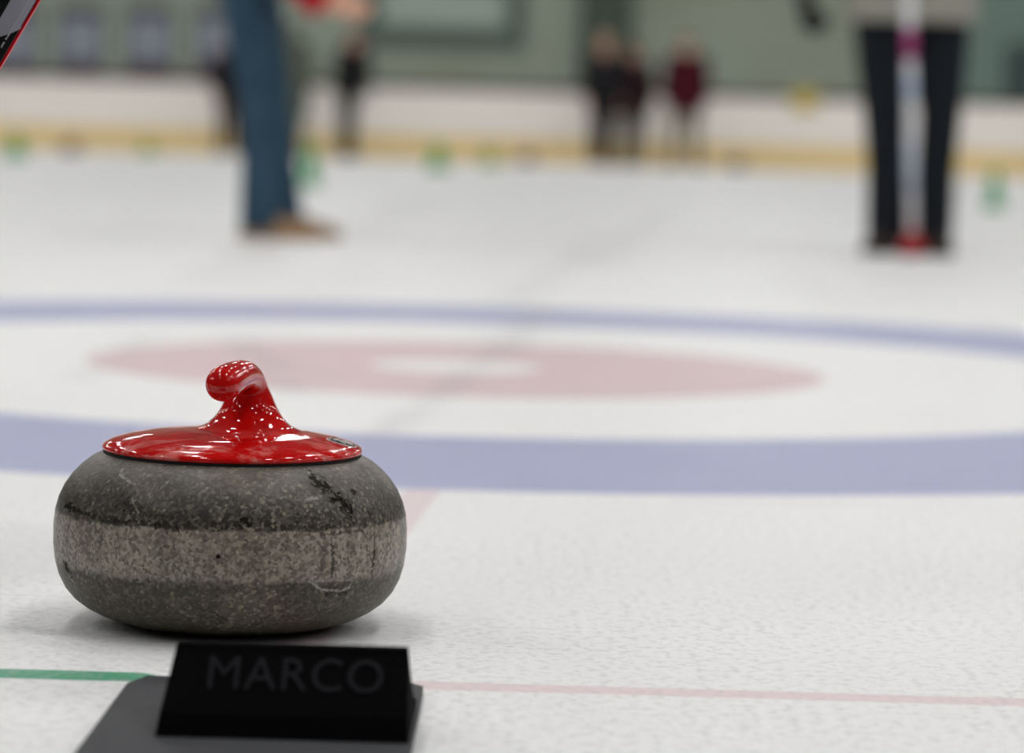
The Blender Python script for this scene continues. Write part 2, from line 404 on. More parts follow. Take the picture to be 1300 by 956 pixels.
def granite():
    t = NT('speckled_granite'); p = t.obj; q = t.sep(p)
    ang = t.math('ARCTAN2', q[0], t.math('MULTIPLY', q[1], -1.0))
    uv = t.comb(t.math('MULTIPLY', ang, R_ST), q[2], 0.0)
    big = t.noise(p, 22, 4, .6)
    mid = t.noise(p, 130, 3, .65)
    sm = t.noise(p, 330, 2, .6)
    vo = t.voro(p, 260, out='Color'); vs = t.sep(vo)
    vd = t.voro(p, 260)
    jig = t.n.new('ShaderNodeTexNoise'); t.l.new(p, jig.inputs['Vector']); jig.inputs['Scale'].default_value = 210; jig.inputs['Detail'].default_value = 2
    off = t.vmath('MULTIPLY', t.vmath('SUBTRACT', jig.outputs['Color'], (.5, .5, .5)), (.0034, .0034, .0034))
    pj = t.vmath('ADD', p, off)
    grain = t.sep(t.voro(pj, 400, out='Color'))
    gr = t.math('ADD', t.math('MULTIPLY', grain[0], .72), t.math('MULTIPLY', t.step(big, .3, .7), .28))
    rp = t.n.new('ShaderNodeValToRGB'); t.l.new(gr, rp.inputs[0]); e = rp.color_ramp.elements
    e[0].position = .12; e[0].color = (.010, .0085, .0070, 1); e[1].position = .97; e[1].color = (.42, .385, .27, 1)
    for ps, cl in ((.34, (.022, .0175, .0135)), (.52, (.056, .047, .038)), (.72, (.105, .090, .070)), (.86, (.175, .155, .115))):
        q_ = e.new(ps); q_.color = (*cl, 1)
    base = t.mix(t.step(sm, .35, .7, 0, .35), rp.outputs[0], (.060, .050, .040))
    speck = t.math('MULTIPLY', t.step(vs[0], .90, .94), t.step(vd, .28, .52, 1, 0))
    base = t.mix(t.math('MULTIPLY', speck, .6), base, (.30, .28, .19))
    dark = t.math('MULTIPLY', t.step(vs[1], .82, .88), t.step(vd, .3, .5, 1, 0))
    base = t.mix(t.math('MULTIPLY', dark, .8), base, (.010, .009, .008))
    # rubbed pale haze, patchy, and the striking band
    edge = t.math('MULTIPLY', t.math('SUBTRACT', t.noise(p, 60, 3), .5), .006)
    z = t.math('ADD', q[2], edge)
    zl = t.math('ADD', z, t.math('MULTIPLY', t.math('SUBTRACT', t.noise(p, 24, 4, .7), .5), .012))
    band = t.math('MULTIPLY', t.step(zl, E_Z - .0225, E_Z - .0145), t.step(z, E_Z + .0185, E_Z + .0215, 1, 0))
    streak = t.noise(t.vmath('MULTIPLY', uv, (70, 9, 1)), 1.0, 3, .6)
    bandf = t.math('MULTIPLY', band, t.step(streak, .28, .66, .36, .72))
    col = t.mix(bandf, base, t.mix(t.step(t.math('ADD', t.math('MULTIPLY', sm, .5), t.math('MULTIPLY', grain[1], .5)), .25, .75), (.17, .146, .12), (.50, .435, .36)))
    should = t.math('MULTIPLY', t.step(q[2], E_Z + .028, E_Z + .058), t.step(big, .35, .65, .25, .62))  # paler shoulder: grazing sheen painted into the colour
    col = t.mix(should, col, (.150, .130, .106))
    haze = t.step(big, .5, .72, 0, .35)
    col = t.mix(haze, col, (.14, .122, .10))
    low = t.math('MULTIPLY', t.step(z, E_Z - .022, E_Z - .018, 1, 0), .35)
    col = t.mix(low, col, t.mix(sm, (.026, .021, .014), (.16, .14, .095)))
    # chips (dark) and scratches (pale)
    chip = 0.0
    for a, b, w, f in CHIPS:
        d = t.math('ADD', t.segdist(uv, band_pt(*a), band_pt(*b)), t.math('MULTIPLY', t.math('SUBTRACT', grain[1], .45), min(.007, w * 1.5)))
        ck = t.step(d, w * .4, w * 1.3, f, 0)
        chip = t.math('MAXIMUM', chip, ck)
        col = t.mix(ck, col, (.011, .009, .007))
    for a, b, w, f in SCRATCHES:
        d = t.math('ADD', t.segdist(uv, band_pt(*a), band_pt(*b)), t.math('MULTIPLY', t.math('SUBTRACT', sm, .5), .0035))
        col = t.mix(t.math('MULTIPLY', t.step(d, w * .3, w * 1.4, f, 0), t.step(grain[2], .0, .6, .35, 1)), col, (.34, .33, .30))
    rough = t.math('ADD', t.math('MULTIPLY', mid, .2), t.step(band, 0, 1, .34, .30))
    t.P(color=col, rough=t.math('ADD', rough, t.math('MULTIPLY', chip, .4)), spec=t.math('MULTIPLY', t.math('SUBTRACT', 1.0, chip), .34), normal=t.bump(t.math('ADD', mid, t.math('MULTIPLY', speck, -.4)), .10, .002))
    return t.m
CHIPS = [((430, 612), (440, 620), .005, .85), ((448, 630), (458, 642), .005, .9), ((440, 634), (450, 634), .003, .8), ((90, 648), (104, 652), .0028, .9), ((104, 652), (135, 662), .002, .7),
         ((328, 663), (332, 665), .004, .9), ((94, 722), (100, 732), .003, .85), ((298, 706), (299, 706), .0012, .95), ((140, 584), (147, 585), .0035, .75), ((160, 665), (250, 673), .002, .6),
         ((434, 745), (450, 745), .004, .5), ((483, 670), (481, 720), .0016, .6), ((433, 680), (434, 722), .0014, .5), ((420, 676), (470, 668), .0014, .5), ((160, 642), (230, 664), .007, .4), ((470, 622), (474, 624), .002, .8)]
SCRATCHES = [((408, 734), (424, 744), .0010, .8), ((424, 744), (448, 745), .0011, .85), ((448, 745), (457, 741), .0011, .85), ((457, 741), (459, 732), .0009, .7), ((412, 733), (458, 731), .0007, .5),
             ((143, 612), (176, 624), .0008, .7), ((180, 640), (194, 656), .0007, .5), ((96, 736), (104, 745), .0008, .5), ((410, 635), (428, 631), .0010, .55), ((140, 606), (146, 612), .0012, .5), ((100, 714), (102, 730), .0007, .5)]
def red_plastic():
    t = NT('glossy_red_plastic'); p = t.obj; q = t.sep(p)
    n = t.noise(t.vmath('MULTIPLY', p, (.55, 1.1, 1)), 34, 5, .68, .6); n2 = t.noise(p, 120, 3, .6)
    # frost smears, with pink reflections painted into the colour, on the cap only
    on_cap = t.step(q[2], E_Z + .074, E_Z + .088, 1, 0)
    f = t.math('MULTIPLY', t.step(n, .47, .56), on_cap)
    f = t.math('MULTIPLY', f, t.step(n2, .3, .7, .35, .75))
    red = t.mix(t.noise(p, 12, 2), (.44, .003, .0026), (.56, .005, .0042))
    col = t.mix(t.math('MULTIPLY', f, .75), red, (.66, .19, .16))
    t.P(color=col, rough=t.math('ADD', t.math('MULTIPLY', f, .25), .05), spec=.42, normal=t.bump(t.math('ADD', n2, f), .02, .0006))
    return t.m

RIM_R = 166 / 225 * R_ST
RIM_Z = E_Z + .0655
def make_stone_body(seg=128):
    k = R_ST / 225
    prof = [(0.0005, -108), (30, -108.5), (64, -109), (80, -113.2), (92, -114.2), (106, -113.2), (124, -111), (146, -106.5), (168, -99), (184, -90.5), (198, -80), (209, -67), (217, -51), (222, -33), (224.6, -12), (224.6, 12),
            (223, 30), (218.5, 47), (211.5, 62), (202, 75.5), (191, 87), (179, 96.5), (167, 103), (156, 106.5), (120, 109), (0.0005, 110)]
    z0 = min(z for r, z in prof)
    bm = bmesh.new(); lathe(bm, [(r * k, (z - z0) * k) for r, z in prof], seg)
    return bm
def grow_handle():
    bm = bmesh.new()
    lathe(bm, [(.004, RIM_Z), (RIM_R - .004, RIM_Z), (RIM_R, RIM_Z + .0010), (RIM_R + .0006, RIM_Z + .0030), (RIM_R - .0012, RIM_Z + .0054), (RIM_R * .93, RIM_Z + .0086), (RIM_R * .82, RIM_Z + .0118), (RIM_R * .66, RIM_Z + .0146), (RIM_R * .4, RIM_Z + .0168), (.004, RIM_Z + .018)], 128)
    B = .022                                          # the neck stands behind the middle
    def hz(cx, y, w, off):
        c = loc(cx, y, off); r = w / 2 / FPX * (ST.y + off)
        return [c + Vector((math.cos(2 * math.pi * k / 40) * r, math.sin(2 * math.pi * k / 40) * r * 1.12, 0)) for k in range(40)]
    rings = [hz(*a) for a in ((308, 562, 200, .010), (310, 553, 178, .012), (313, 546.5, 142, .015), (314.5, 540, 110, .018), (316, 530, 88, .021), (316.5, 520, 74, .023), (316.5, 511, 66, .023), (317, 502, 58, .022), (318, 494, 48, .020), (318.5, 487, 40, .017))]
    loft(bm, rings)
    k = FPX / ST.y
    path = [(319, 506, .022, 24), (319.3, 496, .019, 22), (317.8, 486.5, .014, 20.4), (314.5, 480, .005, 19.6), (309, 477, -.008, 19.8), (302.5, 478, -.022, 20.6), (296, 480.5, -.036, 21.6), (289.5, 484, -.050, 22.6), (284.2, 487, -.061, 22.9), (282.5, 488, -.065, 22.2)]
    # a denser smooth path
    P = [loc(a, b, c) for a, b, c, r in path]; Rr = [r / k for *_, r in path]
    pts, rad = [], []
    for i in range(len(P) - 1):
        p0, p1, p2, p3 = P[max(i - 1, 0)], P[i], P[i + 1], P[min(i + 2, len(P) - 1)]
        for j in range(12):
            u = j / 12
            pts.append(0.5 * ((2 * p1) + (p2 - p0) * u + (2 * p0 - 5 * p1 + 4 * p2 - p3) * u * u + (3 * p1 - p0 - 3 * p2 + p3) * u ** 3)); rad.append(Rr[i] * (1 - u) + Rr[i + 1] * u)
    pts.append(P[-1]); rad.append(Rr[-1])
    tube(bm, pts, rad, 32)
    return fuse(bm, .00105, 40, .5)
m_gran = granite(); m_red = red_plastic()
stone = tag(empty('curling_stone', ST), 'speckled grey granite curling stone with a glossy red handle beside the black hack', 'curling stone')
link_bm('granite_body', make_stone_body(), m_gran, stone, True)
bm = bmesh.new(); lathe(bm, [(RIM_R - .012, RIM_Z - .003), (RIM_R - .0012, RIM_Z - .003), (RIM_R - .0012, RIM_Z + .0012), (RIM_R - .012, RIM_Z + .0012)], 96)
link_bm('rim_shadow_ring', bm, plain('black_rim_shadow', (16, 14, 14), .7, .2), stone, True)  # black ring standing in for the shadow under the cap's rim
hd_mesh = grow_handle()
hd = tag(link_mesh('handle', hd_mesh, m_red, stone), 'glossy red plastic handle with frost smears and painted pink reflections')
# maker's badge: a dark oval with pale marks pressed onto the cap
from mathutils.bvhtree import BVHTree
_b = bmesh.new(); _b.from_mesh(hd_mesh); tree = BVHTree.FromBMesh(_b)
def cap_hit(x, y, lift):
    d = ray(x, y); h = tree.ray_cast(CAM - ST, d)
    return h[0] + h[1] * lift
def cap_drop(px, py, lift):
    h = tree.ray_cast(Vector((px, py, .4)), Vector((0, 0, -1)))
    return h[0] + h[1] * lift
bc = cap_hit(433, 561.5, 0); th = math.atan2(bc.y, bc.x)
rad_v = Vector((math.cos(th), math.sin(th))); tan_v = Vector((-math.sin(th), math.cos(th)))
e1 = cap_hit(417, 556.5, 0); e2 = cap_hit(450, 567.5, 0)
ax = Vector((e2.x - e1.x, e2.y - e1.y)); La = ax.length / 2; ax.normalize(); bx = Vector((-ax.y, ax.x)); mid = (e1 + e2) / 2
Lb = .0125
def badge_poly(pts, lift, thick=.0004):
    bm = bmesh.new()
    top = [bm.verts.new(cap_drop(mid.x + ax.x * a * La + bx.x * b * Lb, mid.y + ax.y * a * La + bx.y * b * Lb, lift)) for a, b in pts]
    bot = [bm.verts.new(v.co - Vector((0, 0, thick + lift))) for v in top]
    n = len(top)
    cc = bm.verts.new(cap_drop(mid.x + ax.x * La * sum(a for a, b in pts) / n + bx.x * Lb * sum(b for a, b in pts) / n, mid.y + ax.y * La * sum(a for a, b in pts) / n + bx.y * Lb * sum(b for a, b in pts) / n, lift))
    for i in range(n):
        bm.faces.new((top[i], top[(i + 1) % n], cc)); bm.faces.new((top[i], bot[i], bot[(i + 1) % n], top[(i + 1) % n]))
    return bm
ov = lambda ra, rb, ca=0, cb=0, n=36: [(ca + ra * math.cos(2 * math.pi * k / n), cb + rb * math.sin(2 * math.pi * k / n)) for k in range(n)]
m_silver = plain('silver_badge_print', (190, 188, 184), .35, .5, .1, 200)
m_black = plain('black_badge_print', (26, 24, 26), .35, .4, .1, 200)
bg = link_bm('badge', badge_poly(ov(1.06, 1.08), .0003), m_silver, hd, True, recalc=False); 
# sub-part pieces of the badge are one printed layer
def merge_bm(list_):
    out = bmesh.new()
    for b in list_:
        me = bpy.data.meshes.new('t'); b.to_mesh(me); b.free(); out.from_mesh(me); bpy.data.meshes.remove(me)
    return out
def poly2(pts, lift): return badge_poly(pts, lift)
blk = merge_bm([badge_poly(ov(.97, .95), .0006)])
link_bm('badge', blk, m_black, hd, True, recalc=False)
pale = merge_bm([badge_poly(ov(.16, .42, -.42, .0, 20), .0009), badge_poly([(-.2, -.2), (.45, -.62), (.5, -.36), (-.12, .05)], .0009), badge_poly([(.3, .1), (.8, -.1), (.78, .16), (.34, .42)], .0009), badge_poly([(-.1, .3), (.2, .25), (.22, .5), (-.06, .6)], .0009)])
link_bm('emblem', pale, m_silver, hd, True, recalc=False)

# ------------------------------------------------------------------ the hack
RZ = .058
HA, HB = ground(225, 815.5, RZ), ground(518, 824, RZ)
hc = Vector(((HA.x + HB.x) / 2, (HA.y + HB.y) / 2, 0)); hw = (HB - HA).length / 2
ha = math.atan2(HB.y - HA.y, HB.x - HA.x)
hack = tag(empty('hack', hc, ha), 'black rubber hack with raised lettering on its back, in front of the curling stone', 'hack')
m_rub = plain('black_hack_rubber', (7, 7, 8), .9, .03, .15, 120, bump=.1)
m_base = plain('grey_hack_base', (52, 53, 56), .6, .3, .1, 60)
bm = bmesh.new()
# cross-section (y towards the house, z up): steep back with the lettering, hollowed foot rest in front
sec = [(-.046, .006), (-.040, .020), (-.0035, RZ - .004), (-.001, RZ), (.006, RZ + .0005), (.012, RZ - .006), (.024, .040), (.042, .025), (.066, .014), (.092, .010), (.100, .006)]
ringsA = [Vector((-hw - (RZ - z) * .15, y, z)) for y, z in sec]; ringsB = [Vector((hw + (RZ - z) * .06, y, z)) for y, z in sec]
va = [bm.verts.new(p) for p in ringsA]; vb = [bm.verts.new(p) for p in ringsB]
bm.faces.new(va[::-1]); bm.faces.new(vb); n = len(sec)
for i in range(n): bm.faces.new((va[i], va[(i + 1) % n], vb[(i + 1) % n], vb[i]))
link_bm('foot_block', bm, m_rub, hack, False, .0012)
bm = bmesh.new()
q0 = ground(168, 866, .006); q1 = ground(187, 857.5, .006); q2 = ground(534, 868, .006)
L = lambda q: Matrix.Rotation(-ha, 4, 'Z') @ (q - hc)
a0, a1, a2 = L(q0), L(q1), L(q2)
prism(bm, [Vector((a0.x - .004, -.13, 0)), Vector((a2.x + .002, -.13, 0)), Vector((a2.x + .002, a2.y - .01, 0)), Vector((a2.x - .006, a1.y, 0)), Vector((a1.x, a1.y, 0)), Vector((a0.x - .003, a0.y - .004, 0))], (0, 0, .006))
link_bm('base_plate', bm, m_base, hack, False, .001)
fc = bpy.data.curves.new('lettering', 'FONT'); fc.body = 'MARCO'; fc.extrude = .02; fc.bevel_depth = 0.0; fc.size = 1.0; fc.space_character = 1.08
fo = bpy.data.objects.new('lettering', fc); COL.objects.link(fo)
dg = bpy.context.evaluated_depsgraph_get(); fm = bpy.data.meshes.new_from_object(fo.evaluated_get(dg)); bpy.data.objects.remove(fo)
xs = [v.co.x for v in fm.vertices]; ys = [v.co.y for v in fm.vertices]
TW = (490 - 268) / (FPX / hc.y); THt = .026
p_top = Vector((0, -.0035, RZ - .004)); p_bot = Vector((0, -.040, .020)); dn = (p_bot - p_top).normalized(); nn = Vector((0, dn.z, -dn.y)); nn = nn if nn.y < 0 else -nn
xoff = (L(ground(379, 820, RZ)).x)
for v_ in fm.vertices:
    u = (v_.co.x - min(xs)) / (max(xs) - min(xs)) - .5; w = (v_.co.y - min(ys)) / (max(ys) - min(ys))
    p = p_top + dn * (.0045 + (1 - w) * THt) + nn * (.0009 if v_.co.z > 0 else -.0005) + Vector((xoff + u * TW, 0, 0))
    v_.co = p
link_mesh('lettering', fm, plain('charcoal_lettering', (27, 27, 30), .8, .06, .1, 120), hack, False)

# ------------------------------------------------------------------ small things on the ice
m_green = plain('green_marker_plastic', (34, 150, 72), .5, .3, .08, 20)
m_green2 = plain('yellow_green_marker_plastic', (120, 150, 60), .5, .3, .08, 20)
def cone(px, py, w, h, mat, label):
    q = ground(px, py)
    r = tag(empty('marker_cone', q), label, 'marker', 'green markers on the ice')
    bm = bmesh.new(); lathe(bm, [(w * .50, 0), (w * .5, .012), (w * .44, .02), (w * .2, h * .86), (w * .17, h * .97), (w * .10, h), (w * .06, h * .97)], 28); link_bm('cone', bm, mat, r, True)
    bm = bmesh.new(); prism(bm, [Vector((sx * w * .58, sy * w * .58, 0)) for sx, sy in ((-1, -1), (1, -1), (1, 1), (-1, 1))], (0, 0, .011)); link_bm('foot', bm, mat, r, False, .002)
cone(393, 236, .15, .30, m_green, 'green marker cone on the ice just behind the person in jeans')
cone(1262, 265, .13, .26, m_green, 'green marker cone on the open ice at the far right, right of the black trousers')
cone(1149, 290, .10, .17, m_green, 'green marker cone seen between the black trouser legs')
cone(1113, 240, .14, .24, m_green, 'green marker cone peeking out left of the black trousers')
cone(20, 200, .27, .24, m_green, 'green marker cone by the boards at the far left end')
cone(188, 197, .26, .2, m_green2, 'yellowish green marker cone by the boards, below the wall posters')
cone(555, 216, .24, .28, m_green, 'green marker cone by the boards, right of the bending figure in dark clothes')
cone(622, 210, .26, .24, m_green2, 'yellowish green marker cone by the boards, left of a far grey stone')
cone(1058, 217, .26, .22, m_green2, 'yellowish green marker cone by the boards, left of the black trousers')
far_body = None
def far_stone(px, py, label):
    global far_body
    q = ground(px, py); q.y = min(q.y, 43.2); q = Vector((ray(px, py).x * q.y / ray(px, py).y, q.y, 0))
    r = tag(empty('curling_stone', q), label, 'curling stone', 'far stones by the boards')
    if far_body is None:
        far_body = bpy.data.meshes.new('far_granite'); b = make_stone_body(40); b.to_mesh(far_body); b.free()
        far_body.polygons.foreach_set('use_smooth', [True] * len(far_body.polygons))
    o = link_mesh('granite_body', far_body, m_far, r)
    bm = bmesh.new(); lathe(bm, [(.002, RIM_Z - .001), (.1, RIM_Z - .001), (.1, RIM_Z + .004), (.05, RIM_Z + .014), (.02, RIM_Z + .025), (.016, RIM_Z + .05), (.002, RIM_Z + .055)], 28)
    tube(bm, [(0, 0, RIM_Z + .045), (.04, -.02, RIM_Z + .06), (.075, -.04, RIM_Z + .06)], [.015, .015, .013], 14)
    link_bm('handle', bm, m_far_h, r, True)
m_far = plain('brown_grey_granite', (122, 94, 78), .5, .4, .25, 60)
m_far_h = plain('dull_red_stone_handle', (112, 60, 52), .35, .4)
far_stone(90, 195, 'far grey stone standing by the boards below the wall posters at the left')
far_stone(668, 207, 'far grey stone standing by the boards right of two green markers')
far_stone(935, 212, 'far grey stone standing by the boards right of the person in a maroon top')

# ------------------------------------------------------------------ people
m_eye = plain('dark_eye', (40, 32, 28), .3, .4); 
def person(label, loc0, rotz, height, J, C, voxel=.012, fingers=True, grip=None):
    """J: joints in a 1.75 m frame, facing -Y, x to the figure's left ('L') and right ('R'); C: materials"""
    k = height / 1.75
    J = {n: Vector(v) * k for n, v in J.items()}
    root = tag(empty('person', loc0, rotz), label, 'person')
    lat = (J['shL'] - J['shR']).normalized(); latp = (J['hipL'] - J['hipR']).normalized()
    up = (J['neck'] - J['pelvis']).normalized()
    # --- body: one skin
    bm = bmesh.new()
    T = lambda pts, rad, **kw: tube(bm, pts, [r * k for r in rad], 14, **kw)
    pel, wai, che, nec, hea = J['pelvis'], J['waist'], J['chest'], J['neck'], J['head']
    for s_ in (-1, 0, 1):
        T([pel + latp * .075 * s_ * k, wai + (lat + latp) * .5 * .055 * s_ * k, che + lat * .085 * s_ * k], [.098, .088, .10])
    for s_, sd in ((1, 'L'), (-1, 'R')):
        T([che + lat * .08 * s_ * k, J['sh' + sd]], [.085, .055])
        T([nec + lat * .03 * s_ * k, J['sh' + sd]], [.05, .05])
        T([J['hip' + sd], J['kn' + sd], J['an' + sd]], [.085, .055, .038])
        cm = J['kn' + sd].lerp(J['an' + sd], .3); T([J['kn' + sd], cm, J['an' + sd]], [.05, .056, .036])
        T([J['sh' + sd], J['el' + sd], J['wr' + sd]], [.05, .038, .026])
        td = J['toe' + sd]; T([J['an' + sd], J['an' + sd] + Vector((0, 0, -.05)) * k, td], [.036, .036, .025])
    T([che, nec, hea + Vector((0, 0, -.03)) * k], [.08, .058, .055])
    fwd = J['face'].normalized() if 'face' in J else Vector((0, -1, 0))
    hu = (hea - nec).normalized(); hr = fwd.cross(hu).normalized(); fwd = hu.cross(hr).normalized(); 
    H = lambda x, y, z: hea + (hr * x + fwd * y + hu * z) * k
    tube(bm, [H(0, -.018, .035), H(0, .012, .03)], [.082 * k, .078 * k], 18)
    tube(bm, [H(0, .02, -.02), H(0, .052, -.085)], [.062 * k, .032 * k], 16)
    tube(bm, [H(0, .085, .012), H(0, .108, -.022)], [.008 * k, .013 * k], 10)
    for s_ in (-1, 1):
        tube(bm, [H(s_ * .078, -.005, .012), H(s_ * .080, -.005, -.025)], [.014 * k, .010 * k], 8)
        tube(bm, [H(s_ * .016, .086, .026), H(s_ * .046, .074, .026)], [.010 * k, .009 * k], 8)
    hands = {}
    for sd in 'LR':
        wr = J['wr' + sd]; d = (J['hand' + sd]).normalized(); pn = J['palm' + sd].normalized(); pn = (pn - d * pn.dot(d)).normalized(); sdv = d.cross(pn)
        if sd == 'L': sdv = -sdv                       # towards the thumb
        hands[sd] = (wr, d, pn, sdv)
        tgt = bm
        def hand(bmx, infl=0.0):
            for s_ in (-.024, -.008, .008, .024):
                tube(bmx, [wr + (d * .015 + sdv * s_ * .7) * k, wr + (d * .085 + sdv * s_ * 1.05) * k], [(.013 + infl) * k, (.0115 + infl) * k], 10)
            curl = C.get('curl' + sd, .5)
            for s_, ln in ((.027, .070), (.009, .080), (-.009, .075), (-.027, .058)):
                b0 = wr + (d * .09 + sdv * s_) * k; a = 0; pts = [b0]; p = b0
                for f_ in (.45, .32, .23):
                    a += curl * 1.0
                    p = p + (d * math.cos(a) + pn * math.sin(a)) * ln * f_ * 1.15 * k; pts.append(p)
                tube(bmx, pts, [(r_ + infl) * k for r_ in (.0095, .009, .0085, .0075)], 10)
            t0 = wr + (d * .03 + sdv * .026) * k; t1 = t0 + (d * .032 + sdv * .030 + pn * .012) * k; t2 = t1 + (d * .034 + sdv * (.004 - .02 * curl) + pn * (.010 + .03 * curl)) * k
            tube(bmx, [t0, t1, t2], [(.013 + infl) * k, (.011 + infl) * k, (.009 + infl) * k], 10)
        hand(bm)
        tube(bm, [wr - d * .02 * k, wr + d * .02 * k], [.027 * k, .024 * k], 12)
        if C.get('glove' + sd):
            gb = bmesh.new(); hand(gb, .010); tube(gb, [wr - d * .05 * k, wr + d * .02 * k], [.036 * k, .031 * k], 16, (True, False))
            C['_glove_' + sd] = gb
    body = link_mesh('body', fuse(bm, voxel * k, 5), C['skin'], root)
    for sd in 'LR':
        if C.get('glove' + sd): link_mesh('glove', fuse(C.pop('_glove_' + sd), .006, 3), C['glove' + sd], root)
    # --- face details
    for s_ in (-1, 1):
        eb = bmesh.new(); ellipsoid(eb, H(s_ * .032, .078, .010), (.011 * k,) * 3, 12); link_bm('eye', eb, m_eye, root, True)
    mb = bmesh.new(); tube(mb, [H(-.022, .078, -.055), H(0, .088, -.054), H(.022, .078, -.055)], [.005 * k, .007 * k, .005 * k], 8); link_bm('mouth', mb, C['lip'], root, True)
    # --- hair
    hb = bmesh.new()
    tube(hb, [H(0, -.026, .048), H(0, .006, .05)], [.088 * k, .083 * k], 18)
    tube(hb, [H(0, -.035, .03), H(0, -.05, -.03 - C.get('hairlen', 0.0))], [.084 * k, .070 * k], 16)
    if C.get('hairlen', 0) > .05:
        for s_ in (-1, 1): tube(hb, [H(s_ * .055, -.01, .04), H(s_ * .07, .005, -.05), H(s_ * .075, .0, -.03 - C['hairlen'])], [.04 * k, .034 * k, .03 * k], 12)
    hm = fuse(hb, .01 * k, 5)
    hm = cut_below(hm, H(0, .068, .045), (fwd * .93 - hu * .37))
    link_mesh('hair', hm, C['hair'], root)
    # --- trousers
    tb = bmesh.new()
    for s_ in (-1, 0, 1): tube(tb, [pel + latp * .078 * s_ * k, wai + latp * .06 * s_ * k], [.118 * k, .108 * k], 16)
    tw = C.get('legw', 1.0)
    for sd in 'LR':
        kn, an, hp = J['kn' + sd], J['an' + sd], J['hip' + sd]
        end = an + Vector((0, 0, C.get('cuff', -.035) * k))
        tube(tb, [hp, hp.lerp(kn, .5), kn, kn.lerp(an, .45), end], [r * k * tw for r in (.112, .098, .078, .073, C.get('cuffr', .068))], 18, (False, True))
    link_mesh('trousers', fuse(tb, .010 * k, 5), C['trousers'], root)
    # --- top
    jb = bmesh.new(); inf = C.get('topw', .024)
    dnv = (pel - wai).normalized()
    low = pel + dnv * (C.get('hem', .10) + .12) * k
    for s_ in (-1, -.4, .4, 1):
        tube(jb, [low + latp * .085 * s_ * k, pel + latp * .085 * s_ * k, wai + (lat + latp) * .5 * .062 * s_ * k, che + lat * .085 * s_ * k], [(r + inf) * k for r in (.108, .108, .096, .104)], 18)
    for s_, sd in ((1, 'L'), (-1, 'R')):
        tube(jb, [che + lat * .07 * s_ * k, J['sh' + sd]], [(.088 + inf) * k, (.052 + inf) * k], 16)
        tube(jb, [nec - up * .02 * k + lat * .02 * s_ * k, J['sh' + sd]], [(.050 + inf * .6) * k, (.050 + inf * .8) * k], 14)
        cut = J['el' + sd].lerp(J['wr' + sd], C.get('sleeve', .93))
        tube(jb, [J['sh' + sd], J['el' + sd], cut], [(.052 + inf) * k, (.043 + inf) * k, (.034 + inf * .7) * k], 16, (False, True))
    jb2 = fuse(jb, .010 * k, 5)
    if C.get('hemcut', True):
        # cut only the torso skirt: sleeves hang outside the cutting slab, so they are rebuilt after it
        pass
    link_mesh(C.get('topname', 'jacket'), cut_skirt(jb2, pel + dnv * C.get('hem', .10) * k, dnv, pel, latp, .26 * k), C['top'], root)
    if C.get('collar'):
        cb = bmesh.new(); tube(cb, [nec - hu * .06 * k, nec + hu * .05 * k], [.075 * k, .068 * k], 20, (True, True)); link_bm('collar', cb, C['top'], root, True)
    # --- shoes
    for sd in 'LR':
        an, toe = J['an' + sd], J['toe' + sd]
        d = Vector((toe.x - an.x, toe.y - an.y, 0)).normalized(); sv = Vector((-d.y, d.x, 0)); base = Vector((an.x, an.y, 0))
        def sect(u, w, h, z0=.018, lift=0.0):
            c = base + d * u * k; out = []
            for j in range(16):
                a = math.pi * j / 15
                out.append(c + sv * (math.cos(a) * w * k) + Vector((0, 0, (z0 + math.sin(a) ** .75 * (h - z0) + lift) * k)))
            return out
        sb = bmesh.new(); loft(sb, [sect(*a) for a in ((-.072, .016, .05), (-.062, .032, .09), (-.03, .040, .112), (.01, .042, .112), (.05, .045, .092), (.10, .049, .070), (.15, .047, .056), (.185, .036, .046), (.200, .018, .034))])
        sh = link_bm('shoe', sb, C['shoe'], root, True)
        so = bmesh.new()
        ol = []
        prof = ((-.078, .014), (-.066, .034), (-.03, .043), (.03, .045), (.09, .051), (.14, .050), (.185, .038), (.206, .016))
        ol = [base + d * u * k + sv * w * k for u, w in prof] + [base + d * u * k - sv * w * k for u, w in prof[::-1]]
        prism(so, ol, (0, 0, .022 * k)); link_bm('sole', so, C['sole'], sh, False, .003)
    return root
def cut_skirt(me, co, no, pel, latv, half):
    bm = bmesh.new(); bm.from_mesh(me)
    # faces of the torso only: connected region within `half` of the pelvis axis below the hips
    geom_v = [v for v in bm.verts if (v.co - co).dot(no) > -.03 and abs((v.co - pel).dot(latv)) < half and abs((v.co - pel).cross(latv).dot(no)) < half]
    vs = set(geom_v)
    fs = [f for f in bm.faces if all(v in vs for v in f.verts)]
    es = set(e for f in fs for e in f.edges)
    bmesh.ops.bisect_plane(bm, geom=list(vs) + list(es) + fs, plane_co=co, plane_no=no, clear_outer=True)
    bmesh.ops.holes_fill(bm, edges=[e for e in bm.edges if e.is_boundary], sides=0)
    bmesh.ops.recalc_face_normals(bm, faces=bm.faces)
    bm.to_mesh(me); bm.free(); return me

